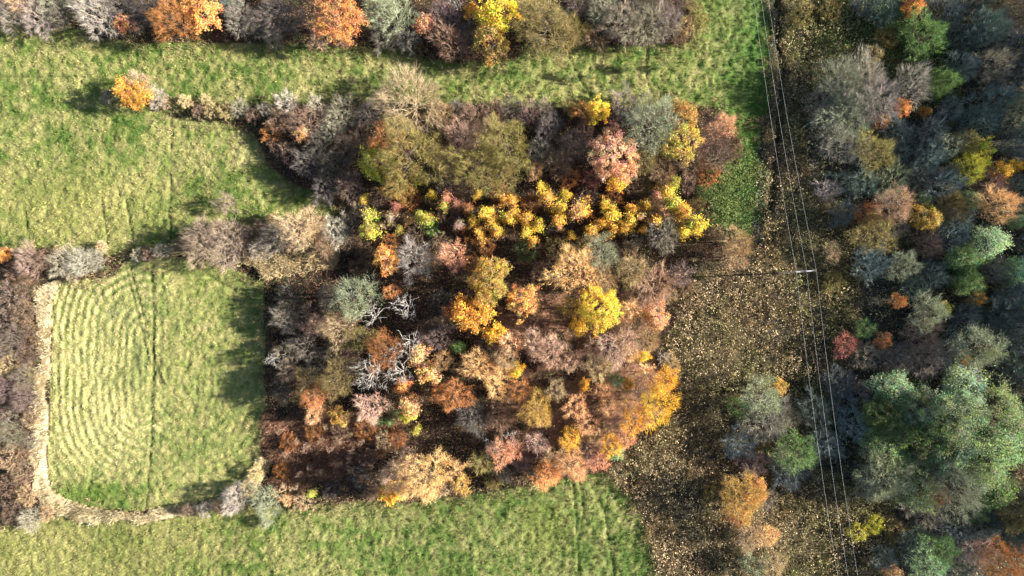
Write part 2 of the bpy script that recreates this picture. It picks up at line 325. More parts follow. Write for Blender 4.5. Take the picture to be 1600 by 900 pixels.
tufts(g, base3(qx, qy), rc, 9, rng.uniform(.5, 1.2, len(qx)), .055, .22, .95, jit=.35); stuff(g, 'dry_weeds', [M_weed], 'tall tan dead weeds on dark soil beside the power line', 'weeds')
# undergrowth of the woods: dead stems, bramble and fallen leaves
px, py, z = scatter(85000); s = (z == 2) | (z == 0) | (z == 8); s &= rng.uniform(0, 1, len(px)) < np.where(z == 0, .55, .95)
s &= (.62 + .7*noise(px, py, 35, 71, 3)) > rng.uniform(0, 1, len(px))
px, py, z = px[s], py[s], z[s]; n = len(px); u = rng.uniform(0, 1, n)
cu = lerp((.085, .055, .040), (.29, .18, .115), u); cu = np.where((z == 0)[:, None], lerp((.070, .090, .090), (.22, .26, .22), u), cu)  # forest stems get a blue-grey tint standing in for skylight in shade
cu = np.where(((u > .80) & (z != 0))[:, None], np.array([.10, .14, .04]), cu); cu = np.where(((u > .93) & (z == 0))[:, None], np.array([.07, .12, .035]), cu)
g = Geo(); tufts(g, base3(px, py), cu, 8, rng.uniform(.3, .95, n), .035, .22, 1.1, jit=.4)
pos = np.repeat(base3(px, py), 3, 0); pos[:, :2] += rng.normal(size=pos[:, :2].shape)*.35; pos[:, 2] += rng.uniform(.05, .7, len(pos))
lc = np.repeat(cu, 3, 0)*rng.uniform(.7, 2.0, (len(pos), 1)); leaves(g, pos, rng.uniform(.10, .22, len(pos)), lc, up=.5)
stuff(g, 'undergrowth', [M_weed], 'brown bramble and dead stems under the woodland trees', 'undergrowth')
px, py, z = scatter(60000); s = (z == 2); s |= (z == 0) & (rng.uniform(0, 1, len(px)) < .25); px, py, z = px[s], py[s], z[s]
red = inpoly(*warp(px, py, 45), RED_LITTER) & (noise(px, py, 20, 75, 3) > -.35); u = rng.uniform(0, 1, len(px)); cl = lerp((.15, .085, .05), (.42, .25, .13), u); cl = np.where(red[:, None], lerp((.24, .12, .07), (.50, .26, .16), u), cl)
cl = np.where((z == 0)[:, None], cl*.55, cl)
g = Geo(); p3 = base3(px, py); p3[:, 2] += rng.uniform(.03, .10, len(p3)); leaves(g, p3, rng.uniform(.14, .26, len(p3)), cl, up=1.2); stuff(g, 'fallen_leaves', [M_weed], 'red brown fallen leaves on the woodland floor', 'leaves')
px, py, z = scatter(15000, (410, 630, 680, 790)); s = (z == 2) & inpoly(*warp(px, py, 16), BROWN_LITTER + [(430, 790)]) & (.62 + .7*noise(px, py, 22, 73, 2) > rng.uniform(0, 1, 15000)); px, py = px[s], py[s]; n = len(px)
cr = lerp((.13, .075, .05), (.36, .20, .13), np.clip(.5 + .5*noise(px, py, 18, 74, 2) + .3*rng.normal(size=n), 0, 1))
g = Geo(); tufts(g, base3(px, py), cr, 8, rng.uniform(.5, 1.25, n), .035, .22, .8, jit=.4); pos = np.repeat(base3(px, py), 2, 0); pos[:, :2] += rng.normal(size=pos[:, :2].shape)*.3; pos[:, 2] += rng.uniform(.2, 1.0, len(pos))
leaves(g, pos, rng.uniform(.09, .18, len(pos)), np.repeat(cr, 2, 0)*rng.uniform(.7, 1.8, (len(pos), 1)), up=.5); stuff(g, 'undergrowth', [M_weed], 'reddish brown scrub carpet at the lower left of the wood', 'undergrowth')
# green weeds and nettles at the top right and by the ditch
px, py, z = scatter(26000, (1090, -40, 1500, 370)); cx = np.clip(1.25 - np.hypot((px-1400)/110, (py-70)/95), 0, 1) + np.clip(1.3 - np.hypot((px-1150)/48, (py-300)/60), 0, 1) + np.clip(1.2 - np.hypot((px-1470)/35, (py-130)/40), 0, 1)
s = (rng.uniform(0, 1, len(px)) < cx) & ((z == 0) | (z == 1) | (z == 3) | (z == 2)); px, py = px[s], py[s]; n = len(px)
g = Geo(); pos = np.repeat(base3(px, py), 5, 0); pos[:, :2] += rng.normal(size=pos[:, :2].shape)*.3; pos[:, 2] += rng.uniform(.1, 1.0, len(pos))*np.repeat(.6 + .5*noise(px, py, 18, 81, 2), 5)
cc = lerp((.045, .11, .03), (.19, .22, .07), np.clip(.45 + .8*noise(px, py, 26, 82, 3), 0, 1)); leaves(g, pos, rng.uniform(.14, .30, len(pos)), np.repeat(cc, 5, 0)*rng.uniform(.6, 1.4, (len(pos), 1)), up=.5)
stuff(g, 'nettles', [M_weed], 'low green nettles and weeds beside ditch and scrub', 'weeds')
# tall tussocks where fields meet hedge, wood and weeds, and along the ditch
px, py, z = scatter(130000); jx, jy = px + rng.normal(size=len(px))*13, py + rng.normal(size=len(px))*13; zj = zones(jx, jy)
fld = lambda q: (q >= 3) & (q <= 5)
s = (z != zj) & (fld(z) ^ fld(zj)) & (z != 6) & (zj != 6) & (rng.uniform(0, 1, len(px)) < .62)
hl = dline(px, py, [(245, 160), (300, 167), (400, 176), (440, 172)]); s |= (hl < 11) & (rng.uniform(0, 1, len(px)) < .8)
dd = dline(px, py, DITCH); s |= (dd > 4.5) & (dd < 17) & (py < 150) & (rng.uniform(0, 1, len(px)) < .8)
px, py = px[s], py[s]; n = len(px); u = np.clip(.45 + .55*noise(px, py, 25, 58, 3) + .22*rng.normal(size=n), 0, 1)
cv = lerp((.10, .15, .045), (.26, .21, .11), u*2); cv = lerp(cv, (.62, .50, .30), (u-.5)*2)
g = Geo(); tufts(g, base3(px, py), cv, 11, rng.uniform(.35, .95, n), .075, .18, 1.0, jit=.3); stuff(g, 'verge_grass', [M_blade], 'rough straw and green tussocks along the field margins', 'grass')
# ------------------------------------------------------------ tree prototypes
def bez(a, b, n, lift, r, jit):
    """bowed branches from a to b, (N,n,3)"""
    t = np.linspace(0, 1, n)[None, :, None]; L = np.linalg.norm(b-a, axis=1)[:, None]
    m = (a+b)/2 + np.concatenate([r.normal(size=(len(a), 2))*jit*L, lift*L + r.normal(size=(len(a), 1))*jit*L], 1)
    return a[:, None]*(1-t)**2 + 2*m[:, None]*t*(1-t) + b[:, None]*t**2
def attach(tgt, lines, r, lo=.35, hi=1.0):
    """start point on the nearest parent line, a bit back towards its root"""
    n, p, _ = lines.shape; flat = lines[:, int(lo*(p-1)):, :]; q = flat.shape[1]; ff = flat.reshape(-1, 3)
    pen = np.tile(np.linspace(0, .25, q), n)
    d = np.linalg.norm(tgt[:, None]-ff[None], axis=2); d = d*(1+pen[None]); return ff[np.argmin(d, 1)]
def crown_pts(n, Rr, cb, H, r, lo, hi, lob, flat=1.0, shape='round'):
    u = r.normal(size=(n, 3)); u /= np.linalg.norm(u, axis=1, keepdims=True); u[:, 2] = np.where(r.uniform(size=n) < .7, np.abs(u[:, 2]), u[:, 2])
    az = np.arctan2(u[:, 1], u[:, 0]); f = 1 + sum(A*np.cos(k*az + ph) * np.sqrt(np.clip(1-u[:, 2]**2, 0, 1)) for k, A, ph in lob)
    rad = (lo + (hi-lo)*r.uniform(size=n)**.6) * f
    zc = cb + (H-cb)*.42; a = np.where(u[:, 2] > 0, H-zc, zc-cb)
    p = np.stack([u[:, 0]*Rr*rad, u[:, 1]*Rr*rad, zc + u[:, 2]*a*rad], 1)
    if shape == 'cone':
        k = np.clip(1.15-(p[:, 2]-cb)/(H-cb), .18, 1)**.8; p[:, :2] *= k[:, None]
    return p
def gen(seed, Rr, H, cb, n1, n2, n3, tr, tw_n=6, tw_l=.45, tw_w=.02, leaf_n=0, leaf_s=.2, leaf_sp=.25, multi=1, thick=1.0, shape='round', mats=None, hue=.25, rad=.55, asp=.62, clump=.0, ragged=1.0):
    """returns (trunk mesh, crown mesh); bare crowns have only twigs"""
    r = np.random.default_rng(seed); lob = [(k, r.uniform(.05, .19)*ragged, r.uniform(0, 6.3)) for k in (2, 3, 5, 7)]
    t1 = crown_pts(n1, Rr, cb, H, r, .45, .72, lob, shape=shape); t2 = crown_pts(n2, Rr, cb, H, r, .55, .92, lob, shape=shape); t3 = crown_pts(n3, Rr, cb, H, r, .5, 1.0, lob, shape=shape)
    gT, gC = Geo(), Geo(); stems = []
    for k in range(multi):
        a = r.uniform(0, 6.3); off = (0.05 if multi > 1 else 0); e = np.array([math.cos(a), math.sin(a), 0])
        top = np.array([0, 0, H*.82]) + e*(Rr*.35 if multi > 1 else Rr*.06); zz = np.linspace(0, 1, 7)[:, None]
        stems.append(e*off*3 + (top-e*off*3)*zz + np.concatenate([np.cumsum(r.normal(size=(7, 2))*.012*H, 0)*(zz > 0), np.zeros((7, 1))], 1))
    S = np.stack(stems); S[:, 0, 2] = -.25
    tubes(gT, S, np.linspace(tr, tr*.22, 7)[None].repeat(multi, 0), 6)
    hd = np.hypot(t1[:, 0], t1[:, 1]); z0 = np.clip(t1[:, 2] - hd*.8 - .05*H, cb*.45, H*.75)
    si = r.integers(0, multi, n1); zi = np.clip(z0/(H*.82), 0, .98)*6; i0 = zi.astype(int); fr = (zi-i0)[:, None]
    a1 = S[si, i0]*(1-fr) + S[si, i0+1]*fr
    l1 = bez(a1, t1, 6, .10, r, .06); r1 = tr*.45*thick*np.linspace(1, .35, 6)[None]*r.uniform(.7, 1.2, (n1, 1)); tubes(gT, l1, r1, 4)
    l2 = bez(attach(t2, l1, r), t2, 5, .06, r, .07); r2 = tr*.20*thick*np.linspace(1, .4, 5)[None]*r.uniform(.7, 1.2, (n2, 1)); tubes(gT, l2, r2, 3)
    allp = np.concatenate([l1[:, [1, 2, 3, 4, 5]], l2]); l3 = bez(attach(t3, allp, r, .4), t3, 4, .05, r, .08)
    cv = lambda n: np.clip(1 + r.normal(size=(n, 1))*hue, .35, 1.9) * (1 + r.normal(size=(n, 3))*hue*np.array([.12, .22, .35]))
    r3 = np.full((n3, 4), tw_w*.8)*np.linspace(1.25, .55, 4)[None]; tubes(gC, l3, r3, 3, np.clip(cv(n3), .3, 2), 1)
    # fine twigs
    if tw_n:
        k = tw_n; m3 = r.integers(1, 4, (n3, k)); b0 = l3[np.arange(n3)[:, None], m3].reshape(-1, 3); b0 = b0 + r.normal(size=b0.shape)*.02
        out = b0 - np.array([0, 0, cb*.6]); out /= np.linalg.norm(out, axis=1, keepdims=True)
        d = out + r.normal(size=b0.shape)*rad; d /= np.linalg.norm(d, axis=1, keepdims=True)
        blades(gC, b0, b0 + d*tw_l*r.uniform(.5, 1.4, (len(b0), 1)), tw_w*1.1, np.clip(cv(len(b0)), .3, 2), 1, r)
    if leaf_n:
        cl = r.uniform(size=n3) < (1-clump); src = np.where(cl)[0]; ii = r.choice(src, leaf_n); jj = r.integers(1, 4, leaf_n)
        p = l3[ii, jj] + r.normal(size=(leaf_n, 3))*leaf_sp
        bc = np.clip(1 + r.normal(size=(n3, 3))*np.array([.14, .16, .25])*hue*3.2, .45, 1.7)     # each spray has its own tint
        kk = r.normal(size=(3, 3))*1.6/Rr; wv = np.sin(p@kk + r.uniform(0, 6.3, 3)); tn = 1 + hue*(wv[:, :1]*np.array([[.35, .60, .9]]) + wv[:, 1:2]*np.array([[.45, .35, .2]]))
        leaves(gC, p, leaf_s*r.uniform(.6, 1.35, leaf_n), np.clip(bc[ii]*cv(leaf_n)*tn, .2, 2), 0, up=.35, r=r, asp=asp)
    tm, lm, wm = mats
    return gT.mesh('trunk', [tm], True), gC.mesh('crown', [lm, wm])
LF = (M_bark, M_leaf, M_wood); BR = (M_twig, M_leaf, M_twig); WH = (M_pale, M_leaf, M_pale); BI = (M_birch, M_leaf, M_wood); PT = (M_bark, M_leaf, M_twig)
# the twig colour of leafy trees comes from M_wood times mesh colour
def wood_tint(me, k):
    a = me.attributes['Col'].data; n = len(a); arr = np.empty(n*4); a.foreach_get('color', arr); arr = arr.reshape(n, 4)
    mi = np.empty(len(me.polygons), int); me.polygons.foreach_get('material_index', mi); ls = np.empty(len(me.polygons), int); lt = np.empty(len(me.polygons), int)
    me.polygons.foreach_get('loop_start', ls); me.polygons.foreach_get('loop_total', lt); lv = np.empty(len(me.loops), int); me.loops.foreach_get('vertex_index', lv)
    mk = np.zeros(n, bool); mk[lv[np.repeat(mi, lt) == 1]] = True; arr[mk, :3] *= np.array(k); a.foreach_set('color', arr.ravel())
PROTO = {}
def proto(kind, Rr, H, cb, variants, tint=None, **kw):
    for v in range(variants):
        t, c = gen(hash((len(PROTO), v)) % 100000 + 11*v + 5, Rr, H, cb, **kw)
        if tint: wood_tint(c, tint)
        PROTO.setdefault(kind, []).append((Rr, H, t, c))
WT = (.17, .13, .10)
# L leafy, S thinly leaved, B bare twiggy, W white limbed, Y young birch, G willow, K low shrub, U sapling
proto('L', 1.3, 3.8, .9, 2, WT, n1=8, n2=30, n3=110, tr=.07, tw_n=3, tw_l=.25, tw_w=.018, leaf_n=1900, leaf_s=.165, leaf_sp=.14, mats=LF, clump=.2)
proto('L', 2.3, 6.2, 1.5, 3, WT, n1=12, n2=50, n3=220, tr=.13, tw_n=3, tw_l=.3, tw_w=.02, leaf_n=4600, leaf_s=.18, leaf_sp=.17, mats=LF, clump=.3)
proto('L', 4.2, 10.0, 2.4, 2, WT, n1=18, n2=90, n3=480, tr=.22, tw_n=3, tw_l=.4, tw_w=.022, leaf_n=12500, leaf_s=.19, leaf_sp=.20, mats=LF, clump=.35)
proto('S', 1.4, 4.2, .9, 2, None, rad=.4, n1=9, n2=36, n3=150, tr=.05, tw_n=12, tw_l=.50, tw_w=.017, leaf_n=450, leaf_s=.115, leaf_sp=.20, mats=PT)
proto('S', 2.6, 7.0, 1.6, 3, None, rad=.4, n1=13, n2=64, n3=300, tr=.10, tw_n=13, tw_l=.72, tw_w=.018, leaf_n=1350, leaf_s=.12, leaf_sp=.26, mats=PT)
proto('S', 4.2, 9.5, 2.0, 2, None, rad=.4, n1=18, n2=110, n3=600, tr=.17, tw_n=13, tw_l=.9, tw_w=.020, leaf_n=3300, leaf_s=.125, leaf_sp=.30, mats=PT)
proto('B', 1.4, 2.9, .3, 3, None, n1=12, n2=46, n3=170, tr=.05, tw_n=9, tw_l=.55, tw_w=.020, mats=BR, multi=4, rad=.34, hue=.3)
proto('B', 2.5, 4.8, .5, 3, None, n1=16, n2=80, n3=330, tr=.08, tw_n=10, tw_l=.80, tw_w=.022, mats=BR, multi=5, rad=.34, hue=.3)
proto('B', 4.4, 8.0, .9, 2, None, n1=22, n2=130, n3=640, tr=.15, tw_n=11, tw_l=1.1, tw_w=.025, mats=BR, multi=4, rad=.34, hue=.3)
proto('W', 1.6, 5.0, 1.6, 2, None, n1=9, n2=24, n3=60, tr=.085, tw_n=4, tw_l=.6, tw_w=.022, mats=WH, thick=.8, rad=.4)
proto('W', 2.5, 7.5, 2.5, 2, None, n1=13, n2=40, n3=110, tr=.13, tw_n=5, tw_l=.8, tw_w=.024, mats=WH, thick=.75, rad=.4)
proto('Y', .95, 3.6, .3, 5, WT, n1=9, n2=24, n3=80, tr=.04, tw_n=7, tw_l=.5, tw_w=.016, leaf_n=850, leaf_s=.145, leaf_sp=.20, mats=BI, shape='cone', asp=.55, hue=.33, clump=.35, ragged=2.2, rad=.4)
proto('G', 2.3, 7.0, 1.6, 2, WT, n1=12, n2=60, n3=300, tr=.13, tw_n=3, tw_l=.5, tw_w=.02, leaf_n=4800, leaf_s=.21, leaf_sp=.22, mats=LF, asp=.40, clump=.2)
proto('G', 4.3, 10.0, 2.2, 3, WT, n1=20, n2=120, n3=620, tr=.24, tw_n=4, tw_l=.6, tw_w=.022, leaf_n=12000, leaf_s=.22, leaf_sp=.26, mats=LF, asp=.40, clump=.3)
proto('K', 1.5, 1.5, .1, 3, None, n1=12, n2=40, n3=220, tr=.03, tw_n=7, tw_l=.3, tw_w=.026, leaf_n=420, leaf_s=.13, leaf_sp=.14, mats=PT, multi=6)
proto('U', .55, 3.4, 1.2, 3, None, n1=7, n2=14, n3=34, tr=.045, tw_n=5, tw_l=.25, tw_w=.024, mats=(M_twig, M_leaf, M_twig))

COL = dict(yellow=(.82, .57, .085), gold=(.80, .46, .085), lime=(.50, .46, .08), orange=(.76, .38, .14), salmon=(.70, .37, .215), peach=(.76, .48, .24),
  pink=(.52, .37, .275), red=(.36, .15, .11), rust=(.42, .19, .075), tan=(.46, .34, .20), olive=(.27, .22, .085), brown=(.24, .165, .115), purple=(.26, .195, .165),
  grey=(.29, .26, .205), pale=(.40, .37, .30), dark=(.16, .14, .12), bluegrey=(.20, .245, .225), sage=(.29, .31, .20), green=(.17, .26, .09), slate=(.125, .15, .14), mint=(.33, .45, .235), white=(.6,.57,.54), ochre=(.46, .31, .085), straw=(.5, .40, .22))  # slate and bluegrey twigs carry blue sky fill in their colour
WORD = dict(slate='slate grey', gold='golden', lime='yellow-green', pale='pale grey', dark='dark', purple='purple-grey', bluegrey='blue-grey', sage='grey-green', mint='light green', rust='rust brown', ochre='ochre yellow', tan='tan', straw='straw-coloured')
KIND = dict(L=('autumn_tree', 'leafy tree', 'tree'), S=('sparse_tree', 'thinly leaved tree', 'tree'), B=('bare_shrub', 'bare twiggy shrub', 'shrub'), W=('white_bare_tree', 'leafless tree with white branches', 'tree'),
  Y=('young_birch', 'young birch', 'tree'), G=('willow_tree', 'willow', 'tree'), K=('low_bush', 'low bush', 'bush'), U=('bare_sapling', 'leafless sapling', 'sapling'))
RATIO = dict(L=1.75, S=1.8, B=1.2, W=2.3, Y=2.9, G=1.6, K=.75, U=5.0)
TREES = []
def plant(place, group, items, tall=1.0, hmax=11.5, mid=1.0, tone=1.0):
    for it in items:
        px, py, rp, kind, cn = it[:5]; lab = it[5] if len(it) > 5 else None
        Rm = rp*MPP*dict(Y=1.25, S=1.12, B=.98 if mid > 1.25 else 1.08, U=.75).get(kind, 1.0)
        tl = tall if tall <= 1 or px > 1480 else 1 + (tall-1)*min(1, max(.1, (px-1340)/140)); H = min(hmax, (RATIO[kind]*Rm + .9)*tl*(1 if kind in 'KUY' else mid)); H *= random.uniform(.92, 1.08)
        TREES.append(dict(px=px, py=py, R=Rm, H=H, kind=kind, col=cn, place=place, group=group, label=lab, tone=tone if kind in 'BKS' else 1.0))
random.seed(5)
plant('in the hedge along the upper edge', 'trees and shrubs of the upper hedge', [
 (15,20,24,'B','grey'),(55,24,24,'B','grey'),(95,28,18,'B','dark'),(30,-10,26,'B','tan'),(80,-8,24,'B','sage'),
 (150,20,30,'B','pale'),(125,-5,22,'B','grey'),(193,38,16,'L','salmon','small salmon tree at the meadow side of the upper hedge'),(215,38,16,'B','dark'),(235,12,24,'B','dark'),(190,5,22,'B','dark'),
 (272,30,34,'S','rust'),(318,20,30,'L','orange','bright orange tree beside the rust brown one in the upper hedge'),(375,25,28,'B','grey'),(350,-5,25,'B','bluegrey'),(405,40,24,'B','dark'),
 (438,22,34,'B','dark'),(425,58,16,'B','grey'),(525,20,48,'L','orange','largest round orange tree in the upper hedge'),(500,62,18,'S','tan'),(540,62,14,'B','brown'),
 (590,5,28,'B','sage'),(618,22,30,'B','sage'),(600,55,20,'B','dark'),(640,60,18,'B','dark'),(663,38,17,'L','salmon','small salmon tree left of the tall yellow tree by the upper meadow'),(692,25,22,'B','purple'),(700,62,26,'B','brown'),(735,55,20,'B','dark'),
 (737,17,12,'L','gold'),(712,5,14,'W','white'),(778,22,32,'L','yellow','tall yellow tree standing out over the upper meadow'),(768,66,32,'L','ochre'),
 (822,20,28,'B','olive'),(848,46,40,'S','olive'),(885,48,28,'B','olive'),(905,8,22,'B','dark'),(932,55,18,'B','brown'),(921,53,7,'L','peach'),(945,12,24,'B','sage'),
 (975,34,30,'B','grey'),(1012,40,32,'B','grey'),(1045,34,24,'B','grey'),(1000,5,28,'B','dark'),(1040,5,24,'B','purple'),(1046,44,7,'K','red'),(1070,40,16,'K','tan'),(1080,15,18,'K','olive'),(1095,35,14,'K','olive'),(1062,60,12,'K','brown')])
plant('beside the lone yellow tree in the upper meadow', 'shrubs round the lone yellow tree', [
 (206,150,27,'L','gold','lone golden yellow tree casting a dark shadow on the meadow'),(243,153,16,'B','pale'),(218,128,16,'S','tan'),(168,150,11,'K','grey'),(256,162,9,'K','tan')])
plant('in the thin hedge running across the upper meadow', 'thin hedge in the upper meadow', [
 (290,158,13,'K','straw'),(308,174,11,'K','brown'),(330,172,13,'K','tan'),(352,174,13,'K','straw'),(374,167,14,'B','grey'),(395,178,12,'K','brown'),(415,172,13,'K','grey'),(318,156,9,'K','straw')])
plant('along the north edge of the middle wood', 'shrubs on the north edge of the middle wood', [
 (450,160,17,'B','pale'),(495,165,16,'B','pale'),(478,186,26,'B','brown'),(440,190,18,'B','brown'),(535,180,25,'B','grey'),(575,180,22,'B','grey'),(560,205,16,'K','brown'),
 (640,162,46,'B','tan'),(690,180,22,'B','tan'),(520,205,18,'B','grey'),(715,170,14,'B','dark'),(740,185,20,'B','brown'),(770,180,18,'B','brown'),(800,172,18,'B','dark'),(825,178,18,'B','purple'),(850,170,14,'B','grey'),
 (862,192,16,'B','dark'),(915,178,17,'S','rust'),(932,174,21,'L','yellow','yellow tree on the north edge of the middle wood'),(975,163,24,'B','grey'),(1008,168,20,'B','sage'),(960,190,16,'B','brown'),(890,168,14,'K','olive')])
plant('in the northern half of the middle wood', 'trees of the middle wood, northern half', [
 (425,207,18,'K','rust'),(450,238,18,'K','brown'),(430,225,14,'K','brown'),(472,210,13,'L','peach','small peach tree at the wood corner above the meadow'),(500,225,20,'B','dark'),(480,255,22,'B','dark'),(520,260,24,'B','dark'),(545,230,20,'B','brown'),(510,290,22,'B','dark'),(545,290,22,'B','purple'),  # dark shrubs stand in for the shade here, painted into their colour
 (607,216,24,'S','rust'),(592,254,28,'L','lime','yellow-green left side of the broad tree in the middle wood'),(642,246,42,'S','olive','broad olive tree left in the middle wood'),(618,288,24,'S','ochre'),(655,282,12,'L','lime'),(590,228,15,'L','orange'),
 (712,216,23,'S','pink'),(690,200,14,'K','brown'),(735,212,17,'K','tan'),(765,210,20,'S','tan'),(797,228,36,'S','olive'),(742,264,34,'S','olive'),(690,250,22,'B','brown'),(785,275,24,'S','olive'),(700,285,18,'B','dark'),
 (835,268,14,'S','peach'),(855,205,20,'B','dark'),(895,226,24,'B','purple'),(870,258,24,'B','brown'),(845,240,18,'B','grey'),(890,280,18,'K','rust'),(925,280,16,'K','red'),(910,205,18,'B','brown'),
 (957,244,39,'L','salmon','round salmon-pink tree below the yellow one in the middle wood'),(966,279,16,'L','gold','small golden tree under the salmon-pink one'),
 (1018,205,34,'S','sage'),(1062,184,28,'L','ochre'),(1060,222,32,'L','ochre'),(1005,255,24,'S','olive'),(1035,265,20,'B','tan'),(990,290,18,'K','brown'),  # sage and ochre crowns paint the shaded and lit sides of a single tree
 (1108,222,26,'B','brown'),(1130,203,20,'S','salmon'),(1085,252,26,'B','brown'),(1128,245,20,'B','purple'),(1110,270,20,'K','rust'),(1150,235,14,'K','brown'),(1075,285,16,'K','brown'),(1040,290,14,'K','tan'),(1010,295,15,'K','olive')], mid=1.2)
plant('in the row of young birches', 'row of young birches', [
 (565,313,7,'Y','yellow'),(583,338,12,'Y','lime'),(581,358,12,'Y','lime'),(569,362,9,'Y','lime'),(625,361,7,'Y','lime'),(616,323,9,'Y','red'),(612,337,10,'Y','tan'),(664,338,12,'Y','lime'),(655,336,8,'Y','lime'),(672,305,7,'Y','yellow'),(698,310,10,'Y','salmon'),(693,320,8,'Y','lime'),
 (675,355,15,'K','green'),(745,305,7,'Y','yellow'),(715,350,9,'Y','pink'),(734,344,8,'Y','yellow'),(751,362,10,'Y','gold'),(770,345,11,'Y','yellow'),(772,358,10,'Y','gold'),(756,334,10,'Y','yellow'),(780,361,8,'Y','yellow'),(765,330,8,'Y','yellow'),
 (803,312,9,'Y','gold'),(790,340,11,'Y','yellow'),(805,335,10,'Y','gold'),(822,345,12,'Y','gold'),(848,291,9,'Y','yellow'),(858,312,11,'Y','gold'),(868,325,12,'Y','yellow'),(875,340,12,'Y','gold'),(898,327,13,'Y','peach'),(915,325,12,'Y','gold'),(930,358,12,'Y','gold'),(934,346,10,'Y','gold'),(820,362,10,'Y','yellow'),(838,356,11,'Y','yellow'),(876,361,6,'Y','peach'),(895,368,7,'Y','yellow'),
 (955,330,9,'Y','yellow'),(962,340,12,'Y','yellow'),(973,350,11,'Y','gold'),(958,358,9,'Y','gold'),(984,350,11,'Y','yellow'),(990,329,9,'Y','gold'),(1003,335,9,'Y','peach'),(1006,357,7,'Y','gold'),(1024,340,11,'Y','gold'),(1012,318,9,'Y','yellow'),(1035,325,10,'Y','peach'),(1048,318,12,'Y','lime'),(1057,285,10,'Y','lime'),(1045,298,11,'Y','yellow'),
 (1063,322,12,'Y','gold'),(1070,335,12,'Y','gold'),(1078,348,12,'Y','lime'),(1094,353,13,'Y','yellow'),(1070,365,10,'Y','yellow'),(1085,362,10,'Y','yellow'),(1040,338,10,'Y','tan'),(715,318,7,'Y','red'),(640,345,7,'Y','peach'),(600,352,7,'Y','tan'),(830,375,8,'Y','gold'),(945,318,8,'Y','yellow'),(1030,305,9,'Y','salmon'),(883,305,8,'Y','yellow'),(785,312,8,'Y','gold'),(730,325,9,'Y','rust')])
plant('between the young birches', 'low bushes between the young birches', [
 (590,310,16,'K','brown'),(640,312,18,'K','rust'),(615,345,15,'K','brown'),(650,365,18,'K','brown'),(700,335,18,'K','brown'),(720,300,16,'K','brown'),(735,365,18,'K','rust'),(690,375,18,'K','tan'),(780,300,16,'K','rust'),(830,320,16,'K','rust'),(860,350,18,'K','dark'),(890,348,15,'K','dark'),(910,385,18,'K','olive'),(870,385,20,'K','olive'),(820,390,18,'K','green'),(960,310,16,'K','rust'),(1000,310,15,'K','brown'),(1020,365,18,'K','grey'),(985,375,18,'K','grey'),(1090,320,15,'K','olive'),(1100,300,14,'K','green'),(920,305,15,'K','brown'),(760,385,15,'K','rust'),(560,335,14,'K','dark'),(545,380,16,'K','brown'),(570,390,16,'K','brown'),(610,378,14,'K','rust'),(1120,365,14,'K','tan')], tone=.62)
plant('on the bank above the mown field', 'hedge on the bank above the mown field', [
 (355,317,18,'B','purple','lone dark shrub in the meadow just above the bank'),(318,378,34,'B','purple'),(352,376,30,'B','purple'),(340,355,16,'K','tan'),(385,382,20,'K','brown'),(410,360,18,'K','brown'),(405,388,18,'B','grey'),(430,372,22,'B','grey'),(470,353,28,'S','tan'),(455,380,16,'K','tan'),(525,362,20,'B','pale'),(495,360,20,'B','tan'),(510,385,18,'B','brown'),(430,345,14,'K','tan'),(545,355,16,'B','dark'),
 (235,396,14,'K','brown'),(215,398,11,'K','grey'),(256,391,13,'B','grey')])
plant('in the hedge at the left edge', 'hedge at the left edge', [
 (8,398,10,'L','orange'),(42,408,22,'B','purple'),(68,408,18,'B','brown'),(98,408,20,'B','grey'),(128,410,22,'B','pale'),(150,404,14,'B','grey'),(112,425,14,'K','grey'),(20,425,16,'K','brown'),(160,385,10,'K','straw')])
plant('in the brown scrub at the left edge', 'brown scrub at the left edge', [
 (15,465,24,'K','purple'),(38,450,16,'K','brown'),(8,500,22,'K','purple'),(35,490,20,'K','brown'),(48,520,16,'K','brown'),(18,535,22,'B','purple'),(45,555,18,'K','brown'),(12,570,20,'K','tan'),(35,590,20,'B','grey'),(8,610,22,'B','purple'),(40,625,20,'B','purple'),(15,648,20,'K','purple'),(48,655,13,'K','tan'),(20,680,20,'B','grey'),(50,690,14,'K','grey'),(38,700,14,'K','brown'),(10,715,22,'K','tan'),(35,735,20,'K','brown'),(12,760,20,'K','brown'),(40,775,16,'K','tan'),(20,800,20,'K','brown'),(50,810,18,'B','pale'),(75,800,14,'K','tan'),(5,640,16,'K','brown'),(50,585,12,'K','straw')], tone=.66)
plant('on the grassy corner below the mown field', 'shrubs below the mown field', [
 (368,778,22,'B','pale'),(395,765,16,'B','straw'),(418,788,24,'B','sage'),(400,738,14,'K','straw'),(345,792,12,'K','brown'),(320,795,12,'K','grey'),(295,795,10,'K','brown'),(440,770,15,'K','tan'),(412,815,10,'K','sage')])
